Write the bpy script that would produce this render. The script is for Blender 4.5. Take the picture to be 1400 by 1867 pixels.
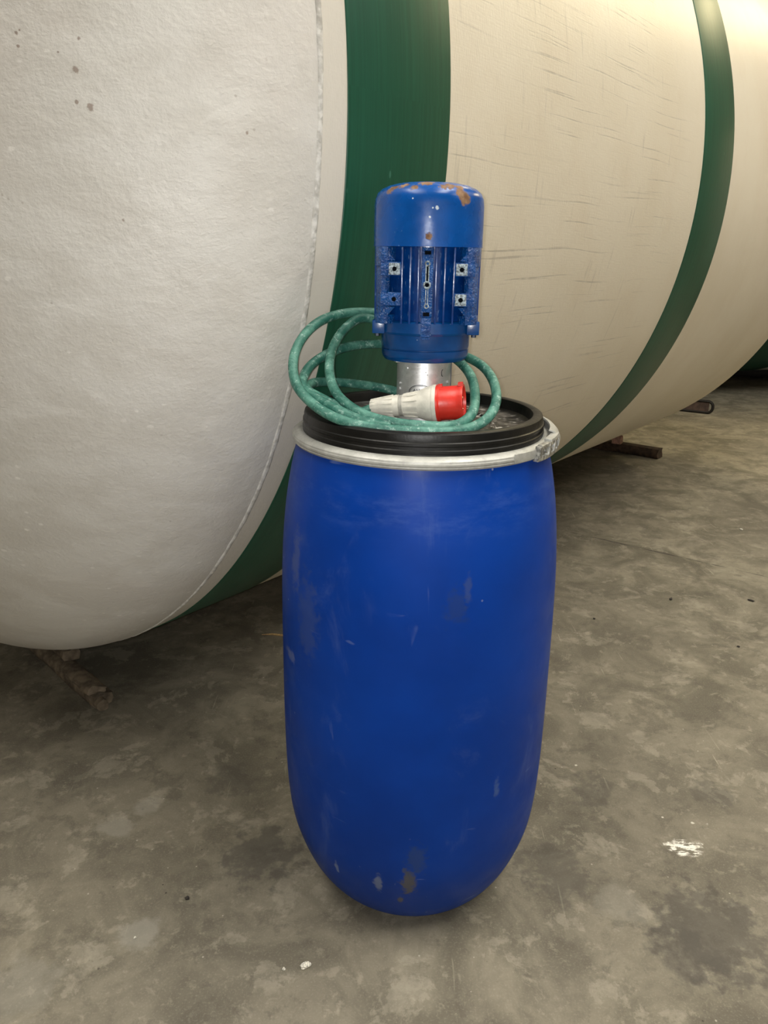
import bpy, bmesh, math, random
from mathutils import Vector, Matrix
random.seed(7)
PI = math.pi
S = bpy.context.scene
COL = S.collection
for o in list(bpy.data.objects):
    bpy.data.objects.remove(o)

# ------------------------------------------------------------------ camera
F_PX, PITCH, ROLL, HC = 1377.8, .3251, .0074, 1.2313
cam = bpy.data.cameras.new('camera')
cam.sensor_fit = 'VERTICAL'
cam.sensor_height = 24.0
cam.lens = F_PX / 1867 * 24.0
cam.clip_start = .02
cam_o = bpy.data.objects.new('camera', cam)
COL.objects.link(cam_o)
cam_o.matrix_world = Matrix.Translation((0, 0, HC)) @ Matrix.Rotation(PI / 2 - PITCH, 4, 'X') @ Matrix.Rotation(ROLL, 4, 'Z')
S.camera = cam_o
S.view_settings.view_transform = 'Standard'
S.view_settings.look = 'None'
S.view_settings.gamma = 1
S.view_settings.use_curve_mapping = False
S.view_settings.exposure = 0.0

# ------------------------------------------------------------------ world and light
W = bpy.data.worlds.new('world')
S.world = W
W.use_nodes = True
W.node_tree.nodes['Background'].inputs[0].default_value = (.80, .85, 1, 1)
W.node_tree.nodes['Background'].inputs[1].default_value = .3
DOOR_LIGHT = ((1.0, .97, .93), .35)       # daylight through the big doorway behind the camera
SKY_LIGHT = ((1.0, .955, .86), 15.5)       # translucent roof panels
WARM_LIGHT = ((1.0, .83, .48), 14.0)      # roof panels over the far bay
# the phone's own flash, beside its lens
fl_d = bpy.data.lights.new('phone_flash', 'SPOT')
fl_d.energy = 34
fl_d.color = (1.0, .985, .96)
fl_d.shadow_soft_size = .006
fl_d.spot_size = math.radians(120)
fl_d.spot_blend = 1.0
fl_o = bpy.data.objects.new('phone_flash', fl_d)
COL.objects.link(fl_o)
fl_o.matrix_world = cam_o.matrix_world @ Matrix.Translation((-.018, .006, 0))

# ------------------------------------------------------------------ geometry from the photograph
def ray(px, py):
    X, Y = px - 700, py - 933.5
    c, s = math.cos(ROLL), math.sin(ROLL)
    x, y = c * X + s * Y, -s * X + c * Y
    return Vector((x, F_PX * math.cos(PITCH) - y * math.sin(PITCH), -F_PX * math.sin(PITCH) - y * math.cos(PITCH)))
def at_z(px, py, z=0.0):
    d = ray(px, py)
    return Vector((0, 0, HC)) + d * ((z - HC) / d.z)
def at_y(px, py, y):
    d = ray(px, py)
    return Vector((0, 0, HC)) + d * (y / d.y)

AZ, R_T, L_T, GAP = .6884, 1.3973, 2.3279, .10
AX = Vector((math.sin(AZ), math.cos(AZ), 0))
NX = Vector((math.cos(AZ), -math.sin(AZ), 0))
def tank_pt(s, n, z=0):
    """s along the tank, n across from its axis line (towards the camera), z up"""
    return AX * s + NX * (n - L_T) + Vector((0, 0, z))
DRUM = Vector((.0595, 1.3184, 0))
TILT = .0078

# ------------------------------------------------------------------ node helpers
class N:
    def __init__(s, name):
        s.m = bpy.data.materials.new(name)
        s.m.use_nodes = True
        s.t = s.m.node_tree
        s.b = s.t.nodes['Principled BSDF']
    def nd(s, typ, **kw):
        n = s.t.nodes.new(typ)
        for k, v in kw.items():
            if hasattr(n, k):
                setattr(n, k, v)
            else:
                s.put(n.inputs[k], v)
        return n
    def put(s, sock, v):
        if isinstance(v, bpy.types.NodeSocket):
            s.t.links.new(v, sock)
        elif isinstance(v, (tuple, list)) and len(v) == 3 and sock.type == 'RGBA':
            sock.default_value = (*v, 1)
        else:
            sock.default_value = v
    def coord(s, kind='Object'):
        return s.nd('ShaderNodeTexCoord').outputs[kind]
    def mapping(s, v, scale=(1, 1, 1), loc=(0, 0, 0), rot=(0, 0, 0)):
        n = s.nd('ShaderNodeMapping')
        s.put(n.inputs[0], v)
        n.inputs['Scale'].default_value = scale
        n.inputs['Location'].default_value = loc
        n.inputs['Rotation'].default_value = rot
        return n.outputs[0]
    def noise(s, v, scale, detail=4, rough=.55, dist=0):
        n = s.nd('ShaderNodeTexNoise')
        s.put(n.inputs['Vector'], v)
        for k, x in (('Scale', scale), ('Detail', detail), ('Roughness', rough), ('Distortion', dist)):
            n.inputs[k].default_value = x
        return n.outputs['Fac']
    def voro(s, v, scale, feat='F1', out='Distance', rnd=1):
        n = s.nd('ShaderNodeTexVoronoi')
        n.feature = feat
        s.put(n.inputs['Vector'], v)
        n.inputs['Scale'].default_value = scale
        n.inputs['Randomness'].default_value = rnd
        return n.outputs[out]
    def ramp(s, fac, a, b, lo=0.0, hi=1.0):
        n = s.nd('ShaderNodeMapRange')
        n.interpolation_type = 'SMOOTHSTEP'
        s.put(n.inputs[0], fac)
        s.put(n.inputs[1], a)
        s.put(n.inputs[2], b)
        s.put(n.inputs[3], lo)
        s.put(n.inputs[4], hi)
        return n.outputs[0]
    def math(s, op, a, b=0.0, clamp=False):
        n = s.nd('ShaderNodeMath')
        n.operation = op
        n.use_clamp = clamp
        s.put(n.inputs[0], a)
        s.put(n.inputs[1], b)
        return n.outputs[0]
    def mix(s, fac, a, b):
        n = s.nd('ShaderNodeMix')
        n.data_type = 'RGBA'
        s.put(n.inputs['Factor'], fac)
        s.put(n.inputs[6], a)
        s.put(n.inputs[7], b)
        return n.outputs[2]
    def dist(s, v, p):
        n = s.nd('ShaderNodeVectorMath')
        n.operation = 'DISTANCE'
        s.put(n.inputs[0], v)
        n.inputs[1].default_value = p
        return n.outputs['Value']
    def spot(s, v, p, r, amount=.6, nscale=30, soft=.35, stretch=(1, 1, 1)):
        """ragged patch of radius r at p"""
        st = s.mapping(v, stretch)
        d = s.dist(st, tuple(p[i] * stretch[i] for i in range(3)))
        nz = s.noise(v, nscale, 4, .6)
        e = s.math('ADD', s.math('DIVIDE', d, r), s.math('MULTIPLY', s.math('SUBTRACT', nz, .5), amount * 4))
        return s.ramp(e, 1 + soft, 1 - soft)
    def bump(s, h, strength=.3, dist=.01, normal=None):
        n = s.nd('ShaderNodeBump')
        n.inputs['Strength'].default_value = strength
        n.inputs['Distance'].default_value = dist
        s.put(n.inputs['Height'], h)
        if normal is not None:
            s.put(n.inputs['Normal'], normal)
        return n.outputs[0]
    def done(s, color=None, rough=None, metal=None, normal=None, spec=None, coat=None):
        for k, v in (('Base Color', color), ('Roughness', rough), ('Metallic', metal), ('Normal', normal), ('Specular IOR Level', spec), ('Coat Weight', coat)):
            if v is not None:
                s.put(s.b.inputs[k], v)
        return s.m
    def sep(s, v):
        n = s.nd('ShaderNodeSeparateXYZ')
        s.put(n.inputs[0], v)
        return n.outputs

M = {}
def plain(name, col, rough=.5, metal=0.0, var=.12, nscale=20, bump=0.0):
    n = N(name)
    c = n.coord()
    f = n.noise(c, nscale, 4)
    dark = tuple(x * (1 - var * 1.6) for x in col)
    lite = tuple(min(1, x * (1 + var)) for x in col)
    nor = n.bump(n.noise(c, nscale * 4, 4), bump, .004) if bump else None
    M[name] = n.done(n.mix(n.ramp(f, .3, .7), dark, lite), rough, metal, nor)
    return M[name]
def emit(name, col, st):
    n = N(name)
    n.put(n.b.inputs['Base Color'], (.6, .6, .6))
    n.put(n.b.inputs['Emission Color'], col)
    n.b.inputs['Emission Strength'].default_value = st
    M[name] = n.m

emit('door_daylight', *DOOR_LIGHT)
emit('roof_panel_daylight', *SKY_LIGHT)
emit('roof_panel_warm', *WARM_LIGHT)
plain('wall_plaster', (.30, .28, .25), .9, 0, .06, 3)
plain('ceiling_sheet', (.26, .25, .23), .8, 0, .05, 3)
plain('window_frame_metal', (.28, .29, .3), .5, .6, .05, 10)

def mk_floor():
    n = N('concrete')
    c = n.coord('Object')
    big = n.noise(c, 1.1, 3, .5, .3)
    mid = n.noise(c, 4.3, 6, .62, .6)
    fine = n.noise(c, 23, 6, .65, .4)
    grain = n.noise(c, 240, 3, .6)
    col = n.mix(n.ramp(mid, .36, .62), (.121, .108, .079), (.242, .217, .162))
    col = n.mix(n.ramp(big, .42, .60), n.mix(.40, col, (.125, .111, .086)), col)
    # pale worn islands and darker damp blotches
    isl = n.noise(c, 8, 8, .68, .35)
    col = n.mix(n.math('MULTIPLY', n.ramp(isl, .555, .60), .42), col, (.33, .30, .235))
    col = n.mix(n.math('MULTIPLY', n.ramp(n.noise(n.mapping(c, loc=(3, 1, 0)), 6.5, 8, .68, .3), .55, .62), .52), col, (.085, .075, .057))
    col = n.mix(n.math('MULTIPLY', n.ramp(n.noise(n.mapping(c, loc=(7, 4, 0)), 17, 7, .7, .25), .55, .63), .40), col, (.095, .083, .062))
    col = n.mix(n.math('MULTIPLY', n.ramp(n.noise(n.mapping(c, loc=(1, 8, 0)), 19, 7, .7, .25), .57, .65), .36), col, (.36, .325, .25))
    col = n.mix(n.math('MULTIPLY', n.ramp(fine, .42, .62), .30), col, (.115, .10, .074))
    col = n.mix(n.math('MULTIPLY', n.ramp(grain, .5, .75), .25), col, (.36, .33, .26))
    # scratches: thin, in two directions
    for k, (rz, sc, am) in enumerate(((.5, 9, .5), (-.9, 11, .45), (1.9, 7, .35))):
        v = n.mapping(c, (sc * 9, sc * .6, 1), (k * 7.3, k * 3.1, 0), (0, 0, rz))
        ln = n.ramp(n.noise(v, 1, 2, .5, .6), .70, .76)
        msk = n.ramp(n.noise(n.mapping(c, loc=(k * 5, 2, 0)), 3.4, 3), .5, .62)
        col = n.mix(n.math('MULTIPLY', n.math('MULTIPLY', ln, msk), am), col, (.42, .385, .30))
    # small dark specks
    sp = n.ramp(n.voro(c, 26), .07, .045)
    sm = n.ramp(n.noise(c, 5, 2), .54, .6)
    col = n.mix(n.math('MULTIPLY', n.math('MULTIPLY', sp, sm), .8), col, (.03, .026, .022))
    sp = n.ramp(n.voro(n.mapping(c, loc=(.31, .77, 0)), 21), .05, .03)
    col = n.mix(n.math('MULTIPLY', sp, .5), col, (.5, .47, .4))
    # oily stains seen in the photograph, at their place on the floor
    for (px, py, r, a) in ((1300, 1700, .10, .65), (1250, 1740, .06, .5), (480, 1555, .075, .6), (420, 1420, .055, .4), (1080, 1440, .05, .45), (1300, 1450, .045, .45), (1010, 1590, .07, .5)):
        p = at_z(px, py)
        col = n.mix(n.math('MULTIPLY', n.spot(c, p, r, .9, 26), a), col, (.062, .056, .047))
    for (px, py, r, a) in ((255, 1700, .035, .5), (270, 1470, .03, .4), (215, 1505, .035, .4), (40, 1800, .06, .3), (1130, 1650, .05, .25)):
        p = at_z(px, py)
        col = n.mix(n.math('MULTIPLY', n.spot(c, p, r, .6, 22), a), col, (.30, .285, .24))
    p = at_z(1247, 1546)
    pv = n.mapping(c, (30, 85, 1), (0, 0, 0), (0, 0, .5))
    spl = n.math('MULTIPLY', n.spot(c, p, .034, .5, 60, .25, (1, 1.5, 1)), n.ramp(n.noise(pv, 1, 4, .7), .46, .54))
    col = n.mix(spl, col, (.80, .77, .68))
    for (px, py, r) in ((1262, 1500, .004), (1208, 1490, .0025), (1050, 1395, .003)):
        col = n.mix(n.math('MULTIPLY', n.spot(c, at_z(px, py), r, .7, 90), .8), col, (.62, .59, .5))
    # saw-cut joint running across the hall
    p1, p2 = at_z(1030, 968), at_z(1390, 1050)
    d = (p2 - p1).normalized()
    x, y, z = n.sep(c)
    ln = n.math('ABSOLUTE', n.math('ADD', n.math('MULTIPLY', n.math('SUBTRACT', x, p1.x), d.y), n.math('MULTIPLY', n.math('SUBTRACT', y, p1.y), -d.x)))
    ln = n.math('ADD', ln, n.math('MULTIPLY', n.math('SUBTRACT', n.noise(c, 6, 5), .5), .03))
    jl = n.ramp(n.math('ABSOLUTE', ln), .0045, .0015)
    col = n.mix(n.math('MULTIPLY', jl, n.ramp(n.noise(c, 9, 2), .35, .5, .35, .85)), col, (.035, .03, .025))
    h = n.math('ADD', n.math('MULTIPLY', fine, .5), n.math('MULTIPLY', grain, .25))
    h = n.math('SUBTRACT', h, n.math('MULTIPLY', jl, 1.2))
    rough = n.ramp(mid, .3, .7, .78, .6)
    M['concrete'] = n.done(col, rough, 0, n.bump(h, .25, .004), .35)
mk_floor()

def mk_tank():
    # rough white painted dished head (object coordinates of the tank: y along it)
    n = N('rough_white_gelcoat')
    c = n.coord('Object')
    lump = n.noise(c, 42, 5, .62)
    wave = n.noise(n.mapping(c, (1, 1, 2.2)), 6, 5, .55, .6)
    col = n.mix(n.ramp(wave, .38, .64), (.62, .60, .56), (.675, .66, .625))
    col = n.mix(n.math('MULTIPLY', n.ramp(n.noise(n.mapping(c, (1, 1, 2.6), (4, 2, 1)), 8, 4, .6, .8), .6, .70), .30), col, (.78, .765, .73))
    col = n.mix(n.math('MULTIPLY', n.ramp(n.noise(c, 2.2, 3), .45, .65), .22), col, (.60, .535, .49))
    sp = n.math('MULTIPLY', n.ramp(n.voro(c, 34), .09, .05), n.ramp(n.noise(c, 3.1, 3), .55, .66))
    col = n.mix(n.math('MULTIPLY', sp, .35), col, (.30, .25, .21))
    sp = n.math('MULTIPLY', n.ramp(n.voro(n.mapping(c, (1, 1, 1.8), (.4, .2, .7)), 22), .16, .1), n.ramp(n.noise(c, 4, 3), .48, .6))
    col = n.mix(n.math('MULTIPLY', sp, .6), col, (.86, .84, .80))
    h = n.math('ADD', n.math('MULTIPLY', lump, .6), n.math('MULTIPLY', n.noise(n.mapping(c, (1, 1, 1.5)), 120, 3, .6), .25))
    h = n.math('ADD', h, n.math('MULTIPLY', n.noise(c, 11, 4), .9))
    # chips of paint knocked off near the top left of the photograph
    for (px, py, r) in ((137, 128, .011), (165, 195, .012), (140, 186, .006), (30, 60, .006), (36, 55, .004), (143, 70, .006), (106, 95, .004), (450, 242, .006), (225, 402, .006), (33, 84, .005)):
        d = ray(px, py)
        q = tank_hit(px, py)
        col = n.mix(n.math('MULTIPLY', n.spot(c, q, r * .42, .55, 170, .35), .75), col, (.24, .175, .14))
    M['head'] = n.done(col, .5, 0, n.bump(h, .42, .009), .4)
    # smooth cream shell with the weave of the glass mat showing through
    n = N('cream_gelcoat')
    uv = n.coord('UV')
    c = n.coord('Object')
    u, v, _ = n.sep(uv)
    base = n.mix(n.ramp(n.noise(c, 2.4, 4), .35, .65), (.70, .63, .50), (.745, .68, .555))
    base = n.mix(n.math('MULTIPLY', n.ramp(n.noise(c, 5, 5, .6), .5, .7), .25), base, (.67, .575, .44))
    mid = n.math('MULTIPLY', n.ramp(u, 1.30, 1.36), n.ramp(u, 2.75, 2.35))
    wob = n.noise(n.mapping(uv, (1.1, 1.5, 1)), 2.0, 1)
    vv = n.math('ADD', v, n.math('MULTIPLY', wob, .03))
    cm = n.nd('ShaderNodeCombineXYZ')
    n.put(cm.inputs[0], n.math('MULTIPLY', u, 2.0))
    n.put(cm.inputs[1], n.math('MULTIPLY', vv, 120))
    lines = n.ramp(n.noise(cm.outputs[0], 1, 1.5, .5), .61, .67)
    brk = n.ramp(n.noise(uv, 26, 4, .65), .30, .60, .25, 1.0)
    msk = n.ramp(n.noise(n.mapping(uv, (1.3, 2.2, 1), (3.3, 1, 0)), 1.4, 2), .36, .56)
    ll = n.math('MULTIPLY', n.math('MULTIPLY', lines, n.math('MULTIPLY', brk, msk)), mid)
    cm2 = n.nd('ShaderNodeCombineXYZ')
    n.put(cm2.inputs[0], n.math('MULTIPLY', u, 62))
    n.put(cm2.inputs[1], n.math('MULTIPLY', vv, 5))
    cl = n.math('MULTIPLY', n.ramp(n.noise(cm2.outputs[0], 1, 3, .5), .58, .70), n.math('MULTIPLY', mid, n.ramp(n.noise(uv, 7, 2), .45, .6)))
    base = n.mix(n.math('MULTIPLY', ll, .5), base, (.33, .30, .25))
    base = n.mix(n.math('MULTIPLY', cl, .30), base, (.38, .345, .285))
    # rough strip of laminate between the seam and the first stripe
    strip = n.ramp(u, 1.04, 1.02)
    base = n.mix(strip, base, (.665, .63, .565))
    cmx = n.nd('ShaderNodeCombineXYZ')
    n.put(cmx.inputs[0], n.math('MULTIPLY', u, 300))
    n.put(cmx.inputs[1], n.math('MULTIPLY', v, 60))
    cmy = n.nd('ShaderNodeCombineXYZ')
    n.put(cmy.inputs[0], n.math('MULTIPLY', u, 30))
    n.put(cmy.inputs[1], n.math('MULTIPLY', v, 260))
    weave = n.math('ADD', n.noise(cmx.outputs[0], 1, 2), n.noise(cmy.outputs[0], 1, 2))
    h = n.math('ADD', n.math('MULTIPLY', weave, .35), n.math('MULTIPLY', n.noise(c, 9, 4), .5))
    h = n.math('SUBTRACT', h, n.math('MULTIPLY', ll, .25))
    h = n.math('ADD', h, n.math('MULTIPLY', strip, n.math('MULTIPLY', n.noise(c, 60, 4), 1.2)))
    M['shell'] = n.done(base, .42, 0, n.bump(h, .22, .004), .45)
    # green stripe
    n = N('green_stripe_paint')
    uv = n.coord('UV')
    c = n.coord('Object')
    st = n.noise(n.mapping(uv, (110, 1.5, 1)), 1, 4, .6)
    col = n.mix(n.ramp(st, .35, .68), (.006, .062, .034), (.010, .080, .045))
    col = n.mix(n.math('MULTIPLY', n.ramp(n.noise(c, 3, 4), .5, .68), .4), col, (.015, .095, .058))
    ch = n.math('MULTIPLY', n.ramp(n.voro(n.mapping(uv, (1, .45, 1)), 17), .06, .035), n.ramp(n.noise(c, 4, 2), .5, .6))
    col = n.mix(n.math('MULTIPLY', ch, .4), col, (.09, .26, .19))
    h = n.math('ADD', n.math('MULTIPLY', n.noise(n.mapping(uv, (60, 9, 1)), 1, 3), .5), n.noise(c, 14, 4))
    M['stripe'] = n.done(col, .40, 0, n.bump(h, .12, .004), .4)
    n = N('seam_laminate')
    c = n.coord('Object')
    x, y, z = n.sep(c)
    f = n.math('MULTIPLY', n.ramp(n.noise(c, 24, 4, .7), .42, .62), n.ramp(z, 1.35, 1.9))
    col = n.mix(n.ramp(n.noise(c, 60, 3), .35, .65), (.50, .485, .45), (.74, .725, .69))
    col = n.mix(n.math('MULTIPLY', f, .75), col, (.26, .235, .20))
    M['seam'] = n.done(col, .7, 0, n.bump(n.noise(c, 90, 4), .6, .006))

def tank_hit(px, py):
    """where a line of sight meets the near head, in the tank's own coordinates"""
    d = ray(px, py).normalized()
    o = Vector((0, 0, HC))
    lo = None
    for i in range(4000):
        p = o + d * (i * .002)
        q = Vector((p.dot(NX) + L_T, p.dot(AX), p.z))
        rr = math.hypot(q.x, q.z - (R_T + GAP))
        e = rr / R_T
        if q.y < .9665:
            e = math.hypot(e, (.9665 - q.y) / HEAD_D)
        if e < 1:
            return q
    return q
HEAD_D = .63
mk_tank()

DRUM_PROF = [(0, .006), (.10, .005), (.125, .001), (.142, .0), (.156, .0035), (.172, .0135), (.189, .031), (.205, .054), (.220, .083), (.2345, .122), (.2465, .168), (.2530, .225), (.2562, .30),
        (.2572, .40), (.2566, .50), (.2556, .60), (.2535, .69), (.2490, .76), (.2425, .82), (.2345, .868), (.2265, .905), (.2205, .93), (.214, .945), (.20, .945)]
def drum_hit(px, py):
    d = ray(px, py).normalized()
    for i in range(2000):
        p = Vector((0, 0, HC)) + d * (.8 + i * .0005) - DRUM
        p.x -= p.z * TILT
        for (r0, z0), (r1, z1) in zip(DRUM_PROF[3:-2], DRUM_PROF[4:-1]):
            if z0 <= p.z <= z1 and math.hypot(p.x, p.y) < r0 + (r1 - r0) * (p.z - z0) / (z1 - z0):
                return p
    return p
def mk_drum():
    n = N('blue_polyethylene')
    c = n.coord('Object')
    col = n.mix(n.ramp(n.noise(c, 4, 4), .35, .65), (.0004, .030, .225), (.0007, .038, .275))
    # dusty scuffs
    sc = n.math('MULTIPLY', n.ramp(n.noise(n.mapping(c, (1, 1, .55)), 9, 6, .68, .8), .56, .74), .20)
    col = n.mix(sc, col, (.10, .15, .32))
    for k, (sx, sz) in enumerate(((34, 4), (9, 48), (46, 3))):
        v = n.mapping(c, (sx, sx, sz), (k * 3.7, k, k * 1.9), (.0, .25 * (k - 1), 0))
        ln = n.ramp(n.noise(v, 1, 2, .5, .4), .70, .74)
        ms = n.ramp(n.noise(n.mapping(c, loc=(k, 5, 2)), 5.5, 3), .52, .64)
        col = n.mix(n.math('MULTIPLY', n.math('MULTIPLY', ln, ms), .32), col, (.20, .26, .42))
    ck = n.math('MULTIPLY', n.ramp(n.voro(c, 34), .075, .05), n.ramp(n.noise(c, 6, 3), .55, .62))
    col = n.mix(n.math('MULTIPLY', ck, .5), col, (.36, .40, .50))
    for (px, py, r, a, st, cc) in ((745, 1612, .0125, .9, (1, 1, .38), (.085, .082, .078)), (730, 1640, .005, .85, (1, 1, .35), (.085, .082, .078)), (758, 1570, .016, .55, (1, 1, .5), (.03, .055, .13)),
                            (540, 1020, .013, .38, (1, 1, .25), (.10, .12, .19)), (560, 1130, .026, .35, (1, 1, .4), (.05, .075, .17)),
                            (853, 1075, .006, .5, (1, 1, .25), (.045, .07, .17)), (832, 1105, .017, .45, (1, 1, .6), (.02, .04, .12)),
                            (530, 1195, .02, .5, (1, 1, 2.0), (.14, .17, .28)), (905, 1435, .006, .5, (1, 1, .35), (.08, .13, .26)),
                            (614, 1580, .004, .6, (1, 1, .15), (.2, .25, .36)), (690, 1610, .007, .7, (1, 1, .3), (.16, .19, .27))):
        p = drum_hit(px, py)
        col = n.mix(n.math('MULTIPLY', n.spot(c, p, r, .75, 75, .45, st), a), col, cc)
    # patchy paler blue on the shoulder under the ring
    x, y, z = n.sep(c)
    sh = n.math('MULTIPLY', n.math('MULTIPLY', n.ramp(z, .80, .855), n.ramp(z, .91, .875)), n.ramp(n.noise(n.mapping(c, (1, 1, 3)), 14, 5, .7), .42, .7))
    col = n.mix(n.math('MULTIPLY', sh, .15), col, (.10, .17, .40))
    h = n.math('ADD', n.noise(c, 7, 3), n.math('MULTIPLY', n.noise(c, 130, 3), .06))
    M['drum'] = n.done(col, n.ramp(n.noise(c, 11, 4), .35, .7, .40, .54), 0, n.bump(h, .08, .006), .16)

    n = N('black_lid_plastic')
    c = n.coord('Object')
    x, y, z = n.sep(c)
    col = n.mix(n.ramp(n.noise(c, 14, 5), .4, .65), (.0035, .0035, .0033), (.009, .0085, .0075))
    top = n.math('MULTIPLY', n.ramp(z, .976, .973), n.ramp(n.nd('ShaderNodeVectorMath', operation='LENGTH', **{'Vector': n.mapping(c, (1, 1, 0))}).outputs['Value'], .186, .175))
    dust = n.math('MULTIPLY', n.ramp(n.noise(n.mapping(c, (1, 2, 1)), 22, 6, .68, .8), .40, .66), top)
    col = n.mix(n.math('MULTIPLY', dust, .9), col, (.15, .135, .115))
    flk = n.math('MULTIPLY', n.ramp(n.noise(n.mapping(c, (1, 2, 1), (2, 1, 0)), 46, 4, .6, .5), .57, .63), top)
    col = n.mix(n.math('MULTIPLY', flk, .8), col, (.55, .53, .49))
    smear = n.math('MULTIPLY', n.ramp(n.noise(n.mapping(c, (5, 5, 60)), 1, 3), .64, .74), .10)
    col = n.mix(smear, col, (.12, .12, .115))
    h = n.math('ADD', n.noise(c, 30, 5, .65), n.math('MULTIPLY', top, n.math('MULTIPLY', n.noise(c, 70, 4), 1.6)))
    M['lid'] = n.done(col, n.math('ADD', n.ramp(n.noise(c, 18, 4), .3, .7, .33, .48), n.math('MULTIPLY', dust, .3)), 0, n.bump(h, .18, .005), .28)

    n = N('galvanised_ring')
    c = n.coord('Object')
    x, y, z = n.sep(c)
    col = n.mix(n.ramp(n.noise(c, 30, 5, .7), .35, .7), (.33, .33, .305), (.46, .46, .43))
    v = n.mapping(c, (7, 7, 110))
    d = n.math('MULTIPLY', n.ramp(n.noise(v, 1, 4, .6), .60, .72), n.ramp(n.noise(c, 8, 3), .42, .58))
    col = n.mix(n.math('MULTIPLY', d, .7), col, (.16, .15, .13))
    col = n.mix(n.math('MULTIPLY', n.ramp(n.noise(c, 90, 4), .58, .7), .4), col, (.26, .255, .24))
    M['ring'] = n.done(col, .5, .35, n.bump(n.noise(c, 60, 4), .15, .003), .5)
    n = N('galvanised_latch')
    c = n.coord('Object')
    f = n.voro(c, 160, 'F1', 'Color')
    col = n.mix(n.ramp(n.noise(c, 120, 4), .38, .66), (.20, .20, .19), (.62, .62, .59))
    M['latch'] = n.done(col, .38, .7, n.bump(n.noise(c, 200, 3), .3, .002))
mk_drum()

def mk_motor():
    n = N('blue_gloss_paint')
    c = n.coord('Object')
    col = n.mix(n.ramp(n.noise(c, 20, 4), .35, .65), (.0003, .058, .26), (.0006, .072, .32))
    rust = None
    for (p, r, a, sc) in (((.0535, -.0690, 1.3185), .0105, .30, 60), ((.0470, -.0710, 1.3265), .0085, .4, 70), ((.020, -.074, 1.3355), .007, .6, 70), ((-.054, -.056, 1.3345), .006, .5, 60), ((-.062, -.056, 1.332), .008, .5, 60),
                      ((-.024, -.075, 1.333), .006, .5, 80), ((.045, -.062, 1.334), .007, .6, 60), ((-.005, -.062, 1.3405), .012, .6, 50), ((.030, -.066, 1.3375), .009, .7, 50), ((-.040, -.062, 1.3375), .008, .7, 50), ((.0005, -.0887, 1.262), .0050, .35, 120)):
        m = n.spot(c, p, r, a * 1.1, sc * 3, .22)
        rust = m if rust is None else n.math('MAXIMUM', rust, m)
    rc = n.mix(n.ramp(n.noise(c, 70, 4), .35, .65), (.13, .062, .028), (.27, .165, .095))
    col = n.mix(rust, col, rc)
    wt = None
    for (p, r) in (((.0115, -.0875, 1.303), .0028), ((.005, -.0883, 1.303), .0013), ((.001, -.0885, 1.290), .0016), ((-.032, -.082, 1.324), .0016), ((-.043, -.077, 1.326), .0018), ((-.026, -.085, 1.316), .0014)):
        m = n.spot(c, p, r, .5, 160, .3)
        wt = m if wt is None else n.math('MAXIMUM', wt, m)
    fl = n.math('MULTIPLY', n.ramp(n.voro(c, 130), .13, .08), n.ramp(n.noise(c, 22, 3), .58, .66))
    col = n.mix(n.math('MULTIPLY', fl, .55), col, (.25, .40, .62))
    col = n.mix(n.math('MULTIPLY', wt, .9), col, (.55, .62, .68))
    h = n.math('SUBTRACT', n.noise(c, 40, 3), n.math('MULTIPLY', rust, .5))
    M['cover'] = n.done(col, n.math('ADD', n.ramp(n.noise(c, 25, 3), .3, .7, .22, .34), n.math('MULTIPLY', rust, .5)), 0, n.bump(h, .12, .003), .36)
    n = N('blue_cast_housing')
    c = n.coord('Object')
    col = n.mix(n.ramp(n.noise(c, 60, 5), .35, .65), (.0004, .045, .205), (.0008, .075, .30))
    fl = n.math('MULTIPLY', n.ramp(n.noise(c, 520, 3, .6), .60, .68), n.ramp(n.noise(n.mapping(c, loc=(1, 2, 3)), 90, 3), .42, .60))
    col = n.mix(n.math('MULTIPLY', fl, .75), col, (.33, .50, .66))  # pale flecks paint the sparkle of the rough casting into its colour
    h = n.math('ADD', n.noise(c, 420, 3, .6), n.math('MULTIPLY', n.voro(c, 260), .7))
    M['cast'] = n.done(col, .14, 0, n.bump(h, .9, .0028), .6)
    n = N('blue_fin_paint')
    c = n.coord('Object')
    col = n.mix(n.ramp(n.noise(c, 60, 5), .35, .65), (.0004, .026, .150), (.0008, .040, .20))
    col = n.mix(n.math('MULTIPLY', n.ramp(n.noise(n.mapping(c, (1, 1, .25)), 300, 3), .62, .70), .35), col, (.20, .34, .52))
    M['fin'] = n.done(col, .22, 0, n.bump(n.noise(n.mapping(c, (1, 1, .4)), 120, 3), .25, .002), .5)
    n = N('blue_machined_flange')
    c = n.coord('Object')
    col = n.mix(n.ramp(n.noise(c, 30, 4), .35, .65), (.0004, .042, .175), (.0008, .056, .22))
    fl = n.math('MULTIPLY', n.ramp(n.voro(c, 120), .11, .07), n.ramp(n.noise(c, 30, 3), .56, .64))
    col = n.mix(n.math('MULTIPLY', fl, .7), col, (.45, .55, .62))
    M['flange'] = n.done(col, .24, 0, n.bump(n.noise(c, 60, 3), .15, .003), .5)
    plain('pale_glint_blue', (.36, .44, .50), .3, .2, .5, 300, .5)  # pale blue with the white glint of the pads put into the colour
    plain('hole_shade_black', (.003, .004, .006), .95, 0, .05)  # near-black solid colour standing in for the shade inside holes and notches
    M['hole_shade_black'].node_tree.nodes['Principled BSDF'].inputs['Specular IOR Level'].default_value = .05
    plain('dark_bolt', (.012, .022, .05), .4, .3, .2, 100)
    n = N('stainless_sleeve')
    c = n.coord('Object')
    f = n.noise(n.mapping(c, (40, 40, 260)), 1, 3)
    col = n.mix(n.ramp(n.noise(c, 34, 5, .65), .4, .68), (.60, .61, .61), (.80, .80, .80))
    sp = n.math('MULTIPLY', n.ramp(n.voro(c, 110), .14, .09), n.ramp(n.noise(c, 26, 3), .52, .6))
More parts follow.
